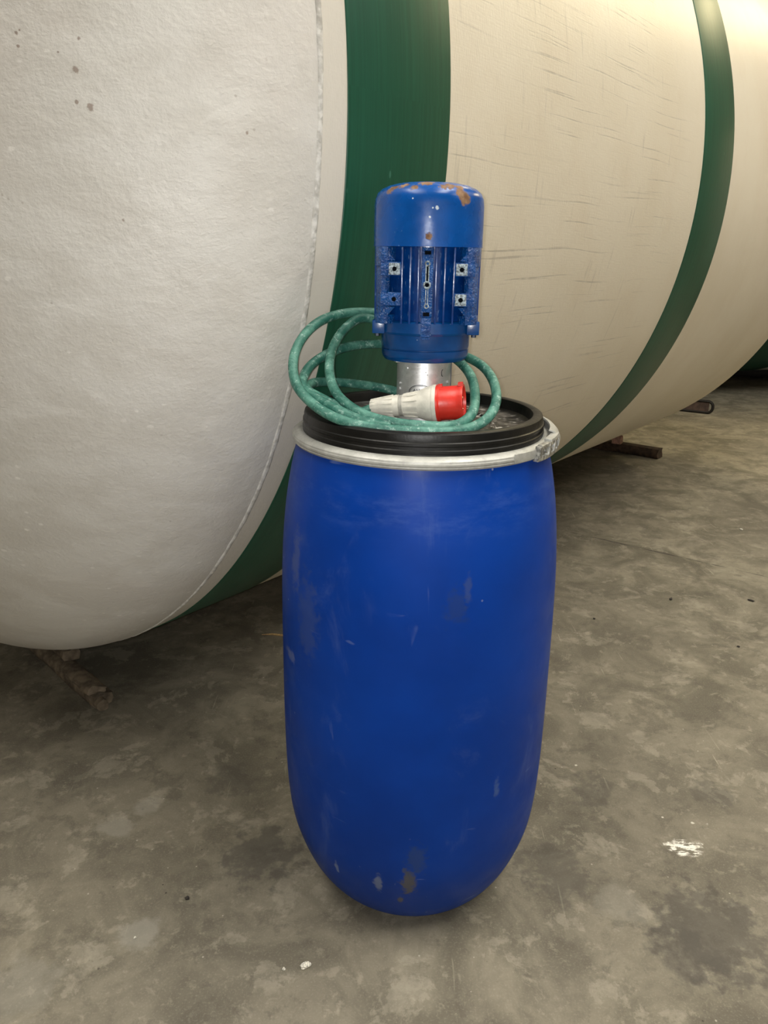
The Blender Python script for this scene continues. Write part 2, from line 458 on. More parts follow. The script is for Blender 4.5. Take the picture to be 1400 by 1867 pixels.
    col = n.mix(n.math('MULTIPLY', sp, .8), col, (.12, .11, .10))
    M['steel'] = n.done(col, n.ramp(f, .3, .7, .36, .48), .75, n.bump(f, .1, .001))
    plain('plate_print', (.03, .035, .045), .5, 0, .3, 100)
    n = N('dusty_green_rubber')
    c = n.coord('Object')
    d = n.ramp(n.noise(c, 26, 6, .72, .6), .36, .70)
    col = n.mix(d, (.008, .095, .070), (.10, .275, .215))
    col = n.mix(n.math('MULTIPLY', n.ramp(n.noise(c, 95, 4, .7), .54, .68), .7), col, (.34, .50, .44))
    col = n.mix(n.math('MULTIPLY', n.ramp(n.noise(n.mapping(c, loc=(3, 3, 3)), 60, 5, .7), .58, .70), .7), col, (.01, .075, .06))
    M['cable'] = n.done(col, .55, 0, n.bump(n.noise(c, 260, 4), .25, .002))
    plain('pale_grey_plastic', (.62, .60, .53), .42, 0, .09, 60, .06)
    plain('grey_nut', (.36, .35, .31), .5, 0, .15, 80)
    plain('red_plastic', (.62, .030, .018), .38, 0, .10, 40, .08)
    plain('dark_red_face', (.16, .012, .010), .5, 0, .1)
    plain('brass_pin', (.62, .50, .30), .3, .9, .1, 100)
    plain('weathered_timber', (.16, .125, .085), .85, 0, .35, 30, .6)
    plain('dark_timber', (.055, .032, .018), .8, 0, .35, 30, .4)
    plain('raw_timber', (.36, .20, .15), .8, 0, .25, 40, .3)
    plain('black_steel', (.010, .008, .007), .6, .2, .3, 30, .2)
    plain('brown_board', (.075, .048, .038), .8, 0, .25, 25, .3)
    plain('straw', (.50, .33, .14), .7, 0, .2, 200)
    plain('plaster_crumb_white', (.72, .69, .60), .9, 0, .35, 300, .5)
    plain('grit_dark', (.035, .03, .025), .9, 0, .3, 200, .5)
mk_motor()

# ------------------------------------------------------------------ mesh helpers
class MB:
    def __init__(s):
        s.bm = bmesh.new()
        s.uv = s.bm.loops.layers.uv.new('UVMap')
    def lathe(s, prof, seg=64, axis='Z', c=(0, 0, 0), a0=0.0, a1=2 * PI, uvs=None, close=False):
        """prof: list of (r, h). axis Z: (r cos, r sin, h); axis Y: (r cos, h, r sin); axis X: (h, r cos, r sin)"""
        full = abs(a1 - a0 - 2 * PI) < 1e-6
        cols = seg if full else seg + 1
        rings = []
        pr = list(prof)
        for (r, h) in pr:
            ring = []
            for j in range(cols):
                t = a0 + (a1 - a0) * j / seg
                x, y = r * math.cos(t), r * math.sin(t)
                p = {'Z': (x, y, h), 'Y': (x, h, y), 'X': (h, x, y)}[axis]
                ring.append(s.bm.verts.new(Vector(p) + Vector(c)))
                if r < 1e-7:
                    break
            rings.append(ring)
        ln = [0]
        for i in range(1, len(pr)):
            ln.append(ln[-1] + math.hypot(pr[i][0] - pr[i - 1][0], pr[i][1] - pr[i - 1][1]))
        idx = list(range(len(rings) - 1))
        pairs = [(i, i + 1) for i in idx]
        if close:
            pairs.append((len(rings) - 1, 0))
        for i, k in pairs:
            A, B = rings[i], rings[k]
            if len(A) == 1 and len(B) == 1:
                continue
            for j in range(seg):
                j2 = (j + 1) % cols
                vs = [A[j % len(A)], A[j2 % len(A)], B[j2 % len(B)], B[j % len(B)]]
                if len(A) == 1:
                    vs = [A[0], B[j2], B[j]]
                elif len(B) == 1:
                    vs = [A[j], A[j2], B[0]]
                try:
                    f = s.bm.faces.new(vs)
                except ValueError:
                    continue
                if uvs:
                    for l in f.loops:
                        v = l.vert
                        row = i if v in A else k
                        jj = (A if v in A else B).index(v) if False else None
        if not full and close:
            pass
        return s
    def box(s, c, d, rot=None, taper=1.0):
        vs = []
        for z in (-1, 1):
            for (x, y) in ((-1, -1), (1, -1), (1, 1), (-1, 1)):
                k = taper if z > 0 else 1
                p = Vector((x * d[0] / 2 * k, y * d[1] / 2 * k, z * d[2] / 2))
                if rot is not None:
                    p = rot @ p
                vs.append(s.bm.verts.new(p + Vector(c)))
        for f in ((0, 3, 2, 1), (4, 5, 6, 7), (0, 1, 5, 4), (1, 2, 6, 5), (2, 3, 7, 6), (3, 0, 4, 7)):
            s.bm.faces.new([vs[i] for i in f])
        return s
    def prism(s, pts, z0, z1, fn=None):
        """polygon pts (x, y) extruded z0..z1, mapped by fn"""
        fn = fn or (lambda x, y, z: (x, y, z))
        A = [s.bm.verts.new(fn(x, y, z0)) for x, y in pts]
        B = [s.bm.verts.new(fn(x, y, z1)) for x, y in pts]
        k = len(pts)
        s.bm.faces.new(A[::-1])
        s.bm.faces.new(B)
        for i in range(k):
            s.bm.faces.new([A[i], A[(i + 1) % k], B[(i + 1) % k], B[i]])
        return s
    def tube(s, pts, r, seg=12, cap=True, closed=False):
        pts = [Vector(p) for p in pts]
        rr = r if isinstance(r, (list, tuple)) else [r] * len(pts)
        t0 = (pts[1] - pts[0]).normalized()
        nrm = t0.orthogonal().normalized()
        rings = []
        k = len(pts)
        for i, p in enumerate(pts):
            if closed:
                t = (pts[(i + 1) % k] - pts[i - 1]).normalized()
            else:
                t = (pts[min(i + 1, k - 1)] - pts[max(i - 1, 0)]).normalized()
            nrm = (nrm - t * nrm.dot(t)).normalized()
            b = t.cross(nrm)
            rings.append([s.bm.verts.new(p + (nrm * math.cos(2 * PI * j / seg) + b * math.sin(2 * PI * j / seg)) * rr[i]) for j in range(seg)])
        for i in range(k if closed else k - 1):
            A, B = rings[i], rings[(i + 1) % k]
            for j in range(seg):
                s.bm.faces.new([A[j], A[(j + 1) % seg], B[(j + 1) % seg], B[j]])
        if cap and not closed:
            s.bm.faces.new(rings[0][::-1])
            s.bm.faces.new(rings[-1])
        return s
    def arc_bar(s, sect, a0, a1, seg=24):
        """closed section of (r, z) swept about Z from a0 to a1"""
        rings = []
        for j in range(seg + 1):
            t = a0 + (a1 - a0) * j / seg
            rings.append([s.bm.verts.new((r * math.cos(t), r * math.sin(t), z)) for r, z in sect])
        k = len(sect)
        for j in range(seg):
            for i in range(k):
                s.bm.faces.new([rings[j][i], rings[j][(i + 1) % k], rings[j + 1][(i + 1) % k], rings[j + 1][i]])
        s.bm.faces.new(rings[0][::-1])
        s.bm.faces.new(rings[-1])
        return s
    def build(s, name, mat, parent=None, smooth=40, bevel=0.0, kind=None):
        bm = s.bm
        bmesh.ops.remove_doubles(bm, verts=bm.verts, dist=1e-6)
        if bevel:
            bmesh.ops.recalc_face_normals(bm, faces=bm.faces)
            es = [e for e in bm.edges if e.is_manifold and e.calc_face_angle(0) > math.radians(35)]
            bmesh.ops.bevel(bm, geom=es, offset=bevel, segments=2, profile=.6, affect='EDGES', clamp_overlap=True)
        bmesh.ops.recalc_face_normals(bm, faces=bm.faces)
        me = bpy.data.meshes.new(name)
        for e in bm.edges:
            e.smooth = e.calc_face_angle(PI) < math.radians(smooth)
        for f in bm.faces:
            f.smooth = smooth > 0
        bm.to_mesh(me)
        bm.free()
        me.materials.append(M[mat] if isinstance(mat, str) else mat)
        o = bpy.data.objects.new(name, me)
        COL.objects.link(o)
        if parent:
            o.parent = parent
        if kind:
            o['kind'] = kind
        return o
def tag(o, label, cat=None, group=None):
    o['label'] = label
    if cat:
        o['category'] = cat
    if group:
        o['group'] = group
    return o
def empty(name, loc, rot=(0, 0, 0)):
    o = bpy.data.objects.new(name, None)
    o.empty_display_size = .1
    COL.objects.link(o)
    o.location = loc
    o.rotation_euler = rot
    return o
def spline(pts, n=10, closed=False):
    """Catmull-Rom through pts"""
    P = [Vector(p) for p in pts]
    k = len(P)
    out = []
    for i in range(k if closed else k - 1):
        p0 = P[(i - 1) % k] if closed or i else P[0] * 2 - P[1]
        p1, p2 = P[i], P[(i + 1) % k]
        p3 = P[(i + 2) % k] if closed or i + 2 < k else P[-1] * 2 - P[-2]
        for j in range(n):
            t = j / n
            out.append(.5 * ((2 * p1) + (p2 - p0) * t + (2 * p0 - 5 * p1 + 4 * p2 - p3) * t * t + (3 * p1 - p0 - 3 * p2 + p3) * t ** 3))
    if not closed:
        out.append(P[-1])
    return out

# ------------------------------------------------------------------ the hall
X0, X1, Y0, Y1, ZC = -8.0, 12.0, -6.0, 18.0, 6.5
def slab(name, c, d, mat, parent=None):
    o = MB().box(c, d).build(name, mat, parent, smooth=0)
    if not parent:
        o['kind'] = 'structure'
    return o
fl = slab('floor', ((X0 + X1) / 2, (Y0 + Y1) / 2, -.1), (X1 - X0, Y1 - Y0, .2), 'concrete')
slab('ceiling', ((X0 + X1) / 2, (Y0 + Y1) / 2, ZC + .1), (X1 - X0, Y1 - Y0, .2), 'ceiling_sheet')
slab('wall_back', ((X0 + X1) / 2, Y1 + .1, ZC / 2), (X1 - X0, .2, ZC), 'wall_plaster')
slab('wall_front', ((X0 + X1) / 2, Y0 - .1, ZC / 2), (X1 - X0, .2, ZC), 'wall_plaster')
slab('wall_left', (X0 - .1, (Y0 + Y1) / 2, ZC / 2), (.2, Y1 - Y0, ZC), 'wall_plaster')
slab('wall_right', (X1 + .1, (Y0 + Y1) / 2, ZC / 2), (.2, Y1 - Y0, ZC), 'wall_plaster')
# daylight doorway behind the camera, translucent panels in the roof
def panel(name, c, d, mat):
    o = slab(name, c, d, mat)
    return o
panel('window_1', (1.5, Y0 + .03, 2.4), (7.0, .05, 4.8), 'door_daylight')
for i, x in enumerate((-2.0, 2.0, 5.6)):
    panel('window_%d' % (i + 2), (x, .8, ZC - .03), (1.3, 4.6, .05), 'roof_panel_daylight')
for i, x in enumerate((-3.5, 2.5, 8.0)):
    panel('window_%d' % (i + 5), (x, 9.0, ZC - .03), (1.4, 5.0, .05), 'roof_panel_warm')

# ------------------------------------------------------------------ tanks
def tank_surface(prof, seg, a0=0.0, a1=2 * PI):
    """lathe about the tank's y axis with uv = (metres along, metres around)"""
    bm = bmesh.new()
    uv = bm.loops.layers.uv.new('UVMap')
    zc = R_T + GAP
    rows = []
    for (r, s) in prof:
        rows.append([bm.verts.new((r * math.cos(a0 + (a1 - a0) * j / seg), s, zc + r * math.sin(a0 + (a1 - a0) * j / seg))) for j in range(seg + 1)])
    for i in range(len(rows) - 1):
        for j in range(seg):
            q = [(i, j), (i, j + 1), (i + 1, j + 1), (i + 1, j)]
            f = bm.faces.new([rows[a][b] for a, b in q])
            f.smooth = True
            for l, (a, b) in zip(f.loops, q):
                l[uv].uv = (prof[a][1], (a0 + (a1 - a0) * b / seg) * R_T)
    return bm
def link_bm(bm, name, mat, parent, weld=True):
    if weld:
        bmesh.ops.remove_doubles(bm, verts=bm.verts, dist=1e-6)
    bmesh.ops.recalc_face_normals(bm, faces=bm.faces)
    me = bpy.data.meshes.new(name)
    bm.to_mesh(me)
    bm.free()
    me.materials.append(M[mat])
    o = bpy.data.objects.new(name, me)
    COL.objects.link(o)
    o.parent = parent
    return o
def head_prof(s0, depth, sgn, k=40, r=R_T):
    out = []
    for i in range(k + 1):
        t = PI / 2 * i / k
        out.append((max(r * math.cos(t), 1e-4), s0 + sgn * depth * math.sin(t)))
    return out
def make_tank(label, s0, s1, bands, origin, rz, group):
    t = empty('storage_tank', origin, (0, 0, rz))
    tag(t, label, 'tank', group)
    link_bm(tank_surface([(R_T, s0 + (s1 - s0) * i / 24) for i in range(25)], 256), 'shell', 'shell', t)
    h = link_bm(tank_surface(head_prof(s0, HEAD_D, -1), 256), 'dished_head', 'head', t)
    h['label'] = 'rough white domed tank end'
    link_bm(tank_surface(head_prof(s1, .70, 1), 256), 'dished_head', 'shell', t)
    for (b0, b1) in bands:
        e = .0022
        b = link_bm(tank_surface([(R_T - .004, b0), (R_T + e * .6, b0), (R_T + e, b0 + .003), (R_T + e, b1 - .003), (R_T + e * .6, b1), (R_T - .004, b1)], 256), 'green_stripe', 'stripe', t)
        b['label'] = 'dark green painted stripe'
    # ragged bead of laminate where head and shell meet
    bm = bmesh.new()
    seg, zc = 420, R_T + GAP
    rnd = random.Random(3)
    rows = []
    for j in range(seg):
        a = 2 * PI * j / seg
        wob = .0016 * math.sin(9 * a) + .0012 * math.sin(23 * a + 1) + rnd.uniform(-.0007, .0007)
        wd = .0066 + rnd.uniform(-.0012, .0012)
        ht = .0024 + rnd.uniform(-.001, .001)
        row = []
        for (du, dr) in ((-1, -.004), (-.8, .55 * ht), (-.3, ht), (.3, ht), (.8, .5 * ht), (1, -.004)):
            r = R_T + dr
            row.append(bm.verts.new((r * math.cos(a), s0 + wob + du * wd, zc + r * math.sin(a))))
        rows.append(row)
    for j in range(seg):
        A, B = rows[j], rows[(j + 1) % seg]
        for i in range(5):
            f = bm.faces.new([A[i], A[i + 1], B[i + 1], B[i]])
            f.smooth = True
    o = link_bm(bm, 'seam_bead', 'seam', t)
    o['label'] = 'chalky ragged joint bead'
    return t
make_tank('large horizontal cream tank with two green stripes directly behind the blue drum', .9665, 4.76, ((1.0295, 1.3194), (2.7716, 3.0859)), tank_pt(0, 0), -AZ, 'horizontal tanks')
AZ2 = math.radians(76)
P2 = at_z(1338, 673, GAP + .04)
P2.z = .04
make_tank('second tank in shadow beyond the far end of the near tank', -1.6, 3.4, ((-1.15, .0),), P2, -AZ2, 'horizontal tanks')

# ------------------------------------------------------------------ timbers under the tanks
def log_beam(name, length, w, h, mat, parent=None, jag=.006, seg=9, seed=1, rounded=.25):
    """weathered timber along local x from 0 to length, resting on z = 0"""
    rnd = random.Random(seed)
    m = MB()
    sec = []
    for k in range(12):
        a = 2 * PI * (k + .5) / 12
        ca, sa = math.cos(a), math.sin(a)
        p = 2 / (1 - rounded) if rounded < 1 else 2
        q = (abs(ca) ** 5 + abs(sa) ** 5) ** (-1 / 5)
        q = q * (1 - rounded) + rounded
        sec.append((ca * q * w / 2, h / 2 + sa * q * h / 2))
    rows = []
    for i in range(seg + 1):
        x = length * i / seg
        end = jag * 3 if i in (0, seg) else 0
        rows.append([m.bm.verts.new((x + rnd.uniform(-end, end), y + rnd.uniform(-jag, jag) * .5, max(.0005, z + rnd.uniform(-jag, jag) * .5))) for y, z in sec])
    for i in range(seg):
        for j in range(12):
            m.bm.faces.new([rows[i][j], rows[i][(j + 1) % 12], rows[i + 1][(j + 1) % 12], rows[i + 1][j]])
    m.bm.faces.new(rows[0])
    m.bm.faces.new(rows[-1][::-1])
    return m.build(name, mat, parent, smooth=62)
def across(s, n):
    """frame on the floor with local x running away under the tank (towards the axis and beyond)"""
    return tank_pt(s, n)
RZ = math.atan2(-NX.y, -NX.x)
p = at_z(190, 1290)
q = at_z(78, 1190)
v = q - p
lb = empty('timber_bearer', p, (0, 0, math.atan2(v.y, v.x)))
tag(lb, 'weathered split timber bearer poking out under the rough white tank end', 'timber', 'bearers under the tanks')
log_beam('split_log', 1.25, .066, .050, 'weathered_timber', lb, .004, 34, 4, .5)
o = log_beam('broken_face', .17, .056, .022, 'weathered_timber', lb, .004, 9, 8, .45)
o.location = (.01, .012, .046)
o = log_beam('core_stub', .05, .034, .034, 'weathered_timber', lb, .0015, 4, 11, .9)
o.location = (-.022, .012, .006)
wd = log_beam('timber_wedge', .16, .054, .040, 'weathered_timber', None, .003, 8, 5, .6)
wd.location = p + v.normalized() * .235 + Vector((.012, .008, .050))
wd.rotation_euler = (0, 0, math.atan2(v.y, v.x))
tag(wd, 'rounded timber wedge on the weathered bearer beneath the white tank end', 'wedge')

p = at_z(1205, 838)
b = log_beam('timber_bearer', 1.6, .085, .068, 'dark_timber', None, .0015, 8, 2, .04)
b.location = p + Vector((0, .03, 0))
q = at_z(1085, 818)
v = q - p
b.rotation_euler = (0, 0, math.atan2(v.y, v.x))
tag(b, 'dark squared timber bearer sticking out below the second green stripe', 'timber', 'bearers under the tanks')
k = MB().box((0, 0, .025), (.06, .06, .050), taper=.92).build('timber_wedge', 'raw_timber', None, smooth=0, bevel=.003)
k.location = at_z(1125, 808, .066)
k.rotation_euler = (0, 0, math.atan2(v.y, v.x) + .1)
tag(k, 'small pinkish wooden block standing on the dark squared bearer', 'wedge')

p = at_z(1300, 757)
q = at_z(1235, 750)
v = q - p
sk = empty('steel_skid', p + Vector((0, .03, 0)), (0, 0, math.atan2(v.y, v.x)))
tag(sk, 'black rounded steel loop on the floor past the tank end', 'skid')
m = MB()
ln, hh, rr = .9, .105, .04
loop = []
for i in range(9):
    a = PI / 2 + PI / 2 * i / 8
    loop.append((rr + rr * math.cos(a), 0, hh - rr + rr * math.sin(a)))
for i in range(9):
    a = PI + PI / 2 * i / 8
    loop.append((rr + rr * math.cos(a), 0, .012 + rr + rr * math.sin(a)))
loop = [(ln, 0, hh)] + loop + [(ln, 0, .012)]
m.tube([(x, y, z) for x, y, z in loop], .0125, 8)
m.build('loop_bar', 'black_steel', sk)
MB().box((ln / 2 + .015, .0, .0585), (ln - .03, .012, .075)).build('web_plate', 'brown_board', sk, smooth=0, bevel=.002)

p = at_z(1340, 688)
v = at_z(1400, 690) - p
b = log_beam('timber_bearer', 2.6, .14, .112, 'black_steel', None, .002, 8, 6, .04)
b.location = p - v.normalized() * .9 + Vector((.02, .08, 0))
b.rotation_euler = (0, 0, math.atan2(v.y, v.x))
tag(b, 'black heavy bearer under the distant second tank at the right edge', 'bearer', 'bearers under the tanks')

# ------------------------------------------------------------------ drum
drum = empty('plastic_drum', DRUM, (0, TILT, 0))
tag(drum, 'tall blue plastic drum with black lid and pale clamp ring', 'drum')
prof = DRUM_PROF
def smooth_prof(pr, n=4):
    return [(max(0, v.x), v.y) for v in spline([(a, b, 0) for a, b in pr], n)]
body = MB().lathe(smooth_prof(prof, 4), 128).build('drum_body', 'drum', drum, 60)
# faint mould parting line and shoulder line
lid_prof = [(0, .9575), (.06, .9575), (.062, .9605), (.070, .9605), (.072, .9578), (.118, .9578), (.121, .9615), (.130, .9615), (.133, .9578), (.176, .9570), (.183, .9585), (.1875, .963), (.1895, .975), (.1912, .9795), (.195, .9812),
            (.203, .9808), (.2068, .9785), (.2082, .974), (.2085, .967), (.2102, .9655), (.2105, .9615), (.2092, .960), (.2096, .9555), (.2110, .954), (.2112, .9500), (.2100, .9490), (.2104, .9455), (.2120, .944), (.212, .938), (.19, .938), (.19, .950), (0, .950)]
lid = MB().lathe(lid_prof, 160).build('lid', 'lid', drum, 35)
lid['label'] = 'black ribbed lid with dusty sunken top'
ring_sec = [(.2105, .9462), (.2145, .9476), (.2190, .9472), (.2255, .9440), (.2278, .9418), (.2280, .9395), (.2292, .9380), (.2292, .9352), (.2275, .9335), (.2285, .9315), (.2265, .9285), (.2215, .9280), (.2215, .9310), (.2245, .9325), (.2245, .9405), (.218, .9435), (.2105, .9435)]
clamp = MB().lathe(ring_sec, 160, close=True).build('clamp_ring', 'ring', drum, 35)
clamp['label'] = 'pale galvanised clamp ring'
# over-centre latch at the right of the ring
def rect(r0, r1, z0, z1):
    return [(r0, z0), (r1, z0), (r1, z1), (r0, z1)]
D2 = math.radians
latch = MB()
latch.arc_bar(rect(.2275, .2302, .931, .9455), D2(-54), D2(-37), 12)
latch.build('latch_strap', 'ring', clamp, 30, .0006)
m = MB()
sect = rect(.2280, .2372, .9265, .9330)
m.arc_bar(sect, D2(-42), D2(-18), 12)
m.arc_bar(rect(.2280, .2372, .9455, .9515), D2(-39), D2(-18), 12)
for a in (-40, -31.5, -24.8, -18.6):
    m.arc_bar(rect(.2280, .2377, .928, .950), D2(a - .8), D2(a + .8), 3)
m.arc_bar(rect(.2280, .2335, .928, .949), D2(-40), D2(-31), 6)
m.arc_bar(rect(.2275, .2292, .930, .949), D2(-33), D2(-18), 6)
m.build('latch_bracket', 'latch', clamp, 30, .0005)
for (a, z) in ((-38, .9375), (-34.5, .9385), (-28, .9375)):
    m = MB()
    c_ = (.2345 * math.cos(D2(a)), .2345 * math.sin(D2(a)), z)
    d_ = Vector((math.cos(D2(a)), math.sin(D2(a)), 0))
    m.tube([Vector(c_) - d_ * .004, Vector(c_) + d_ * .0016], .0026, 10)
    m.build('rivet', 'latch', clamp, 40)
m = MB()
lv = [(.2300, .931), (.2385, .930), (.2425, .935), (.2432, .943), (.2395, .952), (.2330, .9585), (.2245, .9610), (.2235, .9585), (.2315, .9560), (.2370, .9500), (.2402, .9425), (.2395, .9370), (.2370, .9335), (.2300, .9340)]
m.arc_bar([(r - .0035, z) for r, z in lv], D2(-18.4), D2(26), 16)
m.build('latch_lever', 'ring', clamp, 40)
MB().arc_bar(rect(.2235, .2365, .9500, .9550), D2(-30), D2(-15), 8).build('latch_hook', 'ring', clamp, 30, .001)

# ------------------------------------------------------------------ motor on its sleeve
mot = empty('electric_motor', DRUM, (0, TILT, -.049))
tag(mot, 'blue electric mixer motor with rust-chipped fan cover standing on the drum lid', 'motor')
cov = [(.0, 1.3455), (.025, 1.3450), (.048, 1.3428), (.064, 1.3395), (.076, 1.3345), (.0835, 1.3280), (.0872, 1.3200), (.0885, 1.3100), (.0888, 1.28), (.0890, 1.252), (.0893, 1.2475), (.0868, 1.2475), (.0868, 1.275), (0, 1.275)]
MB().lathe(cov, 96).build('fan_cover', 'cover', mot, 50)
# vented rim line on the cover crown
m = MB()
hs = MB().lathe([(0, 1.268), (.071, 1.268), (.071, 1.128), (0, 1.128)], 48).build('stator_housing', 'fin', mot, 40)
# cooling fins: front, sides and back, parallel plates
def fin(cx, cy, ang, depth, z0=1.130, z1=1.2468, th=.0032):
    """plate whose outer edge reaches out along ang"""
    d = Vector((math.cos(ang), math.sin(ang), 0))
    rot = Matrix.Rotation(ang, 3, 'Z')
    return MB().box(Vector((cx, cy, (z0 + z1) / 2)) + d * depth / 2, (depth, th, z1 - z0), rot).build('cooling_fin', 'fin', mot, 30, .0007)
for x in (-.0397, -.0267, -.0140, .0140, .0275, .0420):
    y0 = -math.sqrt(.066 ** 2 - x * x)
    fin(x, y0, -PI / 2, abs(-.0825 - y0) - abs(x) * .12)
    fin(x, -y0, PI / 2, abs(-.0825 - y0) - abs(x) * .12)
for sx in (-1, 1):
    for y in (-.030, -.018, -.006, .006, .018, .030):
        x0 = math.sqrt(.066 ** 2 - y * y)
        fin(sx * x0, y, 0 if sx > 0 else PI, .0855 - x0)
# cast corner blocks with webs that carry the drilled foot pads
for sx in (-1, 1):
    m = MB()
    pts = [(.0535, -.0600), (.0630, -.0700), (.0735, -.0660), (.0820, -.0520), (.0845, -.036), (.060, -.030), (.050, -.045)]
    pts = [(sx * x, y) for x, y in pts]
    m.prism(pts, 1.2180, 1.2470)
    m.prism([(sx * x * .985, y * .97) for x, y in ((.0600, -.060), (.0665, -.0675), (.0735, -.0660), (.0820, -.0520), (.0845, -.036), (.060, -.030))], 1.140, 1.2180)
    m.prism(pts, 1.129, 1.1435)
    m.build('corner_casting', 'cast', mot, 30, .0012)
    for z in (1.2140, 1.1685):
        x = sx * (.0535 if sx > 0 else .0515)
        m = MB().box((x, -.0690, z), (.0205, .026, .0205))
        m.box((x + sx * .012, -.062, z - .001), (.020, .026, .019))
        pad = m.build('foot_pad', 'cast', mot, 30, .0012)
        fm = 'pale_glint_blue' if not (sx < 0 and z < 1.2) else 'cast'
        # square land, coloured pale for its glint, with the threaded hole in it
        f = MB()
        f.prism([(x - .0088, z - .0088), (x + .0088, z - .0088), (x + .0088, z + .0088), (x - .0088, z + .0088)], -.0828, -.0815, lambda a, b, c: (a, c, b))
        f.build('pad_land', fm, pad, 30, .0004)
        f = MB()
        f.prism([(x + .0036 * math.cos(2 * PI * k / 14), z + .0036 * math.sin(2 * PI * k / 14)) for k in range(14)], -.0833, -.0822, lambda a, b, c: (a, c, b))
        f.build('threaded_hole', 'hole_shade_black', pad, 30)
    # sloping webs above and below the pads
    for (z0, z1) in ((1.156, 1.138), (1.226, 1.244)):
        m = MB()
        m.prism([(sx * .050, z0), (sx * .066, z0), (sx * .078, z1), (sx * .066, z1)], -.068, -.050, lambda a, b, c: (a, c, b))
        m.build('sloping_web', 'cast', mot, 30, .0008)
# centre ridge with the keyhole shaped groove
m = MB()
m.box((0, -.076, 1.1935), (.0185, .0150, .1060))
rg = m.build('centre_ridge', 'cast', mot, 30, .002)
def ring_xz(x, z, r, t, y, seg=20):
    return [(x + r * math.cos(2 * PI * k / seg), y, z + r * math.sin(2 * PI * k / seg)) for k in range(seg)]
m = MB()
m.tube(ring_xz(0, 1.1905, .0046, 0, -.0838), .0016, 6, closed=True)
m.tube(ring_xz(.0, 1.2225, .0032, 0, -.0838), .0013, 6, closed=True)
m.tube([(-.0022, -.0838, 1.1955), (-.0022, -.0838, 1.2190)], .0010, 6)
m.tube([(.0022, -.0838, 1.1955), (.0022, -.0838, 1.2190)], .0010, 6)
m.tube([(-.0016, -.0838, 1.1855), (-.0016, -.0838, 1.161)], .0008, 6)
m.tube([(.0016, -.0838, 1.1855), (.0016, -.0838, 1.161)], .0008, 6)
m.tube(ring_xz(0, 1.1585, .0030, 0, -.0838), .0011, 6, closed=True)
m.build('keyhole_rim', 'pale_glint_blue', rg, 40)
m = MB()
m.box((0, -.0835, 1.2075), (.0030, .0012, .023))
m.prism([(.0034 * math.cos(2 * PI * k / 12), 1.1905 + .0034 * math.sin(2 * PI * k / 12)) for k in range(12)], -.0842, -.083, lambda a, b, c: (a, c, b))
m.build('keyhole_slot', 'hole_shade_black', rg, 30)
for (z, d) in ((1.2385, .0055), (1.1460, .0060)):
    MB().box((0, -.0835, z), (.0100, .0022, d)).build('ridge_notch', 'hole_shade_black', rg, 0)
m = MB().box((0, -.0815, 1.1255), (.0165, .012, .030))
m.box((0, -.0860, 1.1215), (.0150, .008, .0035))
m.box((0, -.0850, 1.1085), (.0140, .006, .0030))
m.build('ridge_foot', 'cast', mot, 30, .0008)
# lower end shield, lugs, flange
MB().lathe([(0, 1.1335), (.078, 1.1335), (.0815, 1.1310), (.0820, 1.1150), (.0800, 1.1115), (.0750, 1.1105), (.0746, 1.0905), (.0740, 1.0875), (.0722, 1.0868), (.0722, 1.0858), (.0742, 1.0850), (.0738, 1.0760), (.0712, 1.0700), (.0690, 1.0672), (0, 1.0672)], 96).build('end_flange', 'flange', mot, 30)
for (sx, sy) in ((-1, -1), (1, -1), (1, 1), (-1, 1)):
    x, y = sx * .0775, sy * .036
    lug = MB().box((x, y, 1.1225), (.0205, .024, .0215)).build('corner_lug', 'flange', mot, 30, .0015)
    MB().prism([(x + sx * .002 + .0042 * math.cos(PI / 3 * k), y - .004 + .0042 * math.sin(PI / 3 * k)) for k in range(6)], 1.1075, 1.1125).build('bolt', 'dark_bolt', lug, 0)
# steel sleeve down to the lid
slv = MB().lathe([(.0, 1.0675), (.0468, 1.0675), (.0470, 1.066), (.0470, .9600), (.0, .9600)], 72).build('steel_sleeve', 'steel', mot, 40)
def on_sleeve(a, z, r=.0470):
    """a = angle from the side facing the camera, positive to the right"""
    return Vector((r * math.sin(a), -r * math.cos(a), z)), Vector((math.sin(a), -math.cos(a), 0))
for (a, z) in ((-1.05, 1.028), (-1.05, 1.018), (1.05, 1.031), (1.05, 1.020)):
    c_, d_ = on_sleeve(a, z)
    MB().tube([c_ - d_ * .001, c_ + d_ * .0022], .0030, 10).build('rivet', 'steel', slv, 40)
c_, d_ = on_sleeve(-.68, 1.0545)
MB().tube([c_ - d_ * .001, c_ + d_ * .0018], .0026, 8).build('rivet', 'steel', slv, 40)
c_, d_ = on_sleeve(1.36, 1.013)
MB().box(c_, (.0016, .0016, .104), Matrix.Rotation(1.36, 3, 'Z')).build('sleeve_seam', 'dark_bolt', slv, 0)
c_, d_ = on_sleeve(-1.25, 1.0645, .050)
MB().box(c_, (.012, .006, .0045), Matrix.Rotation(-1.25, 3, 'Z')).build('spacer_washer', 'steel', slv, 0)
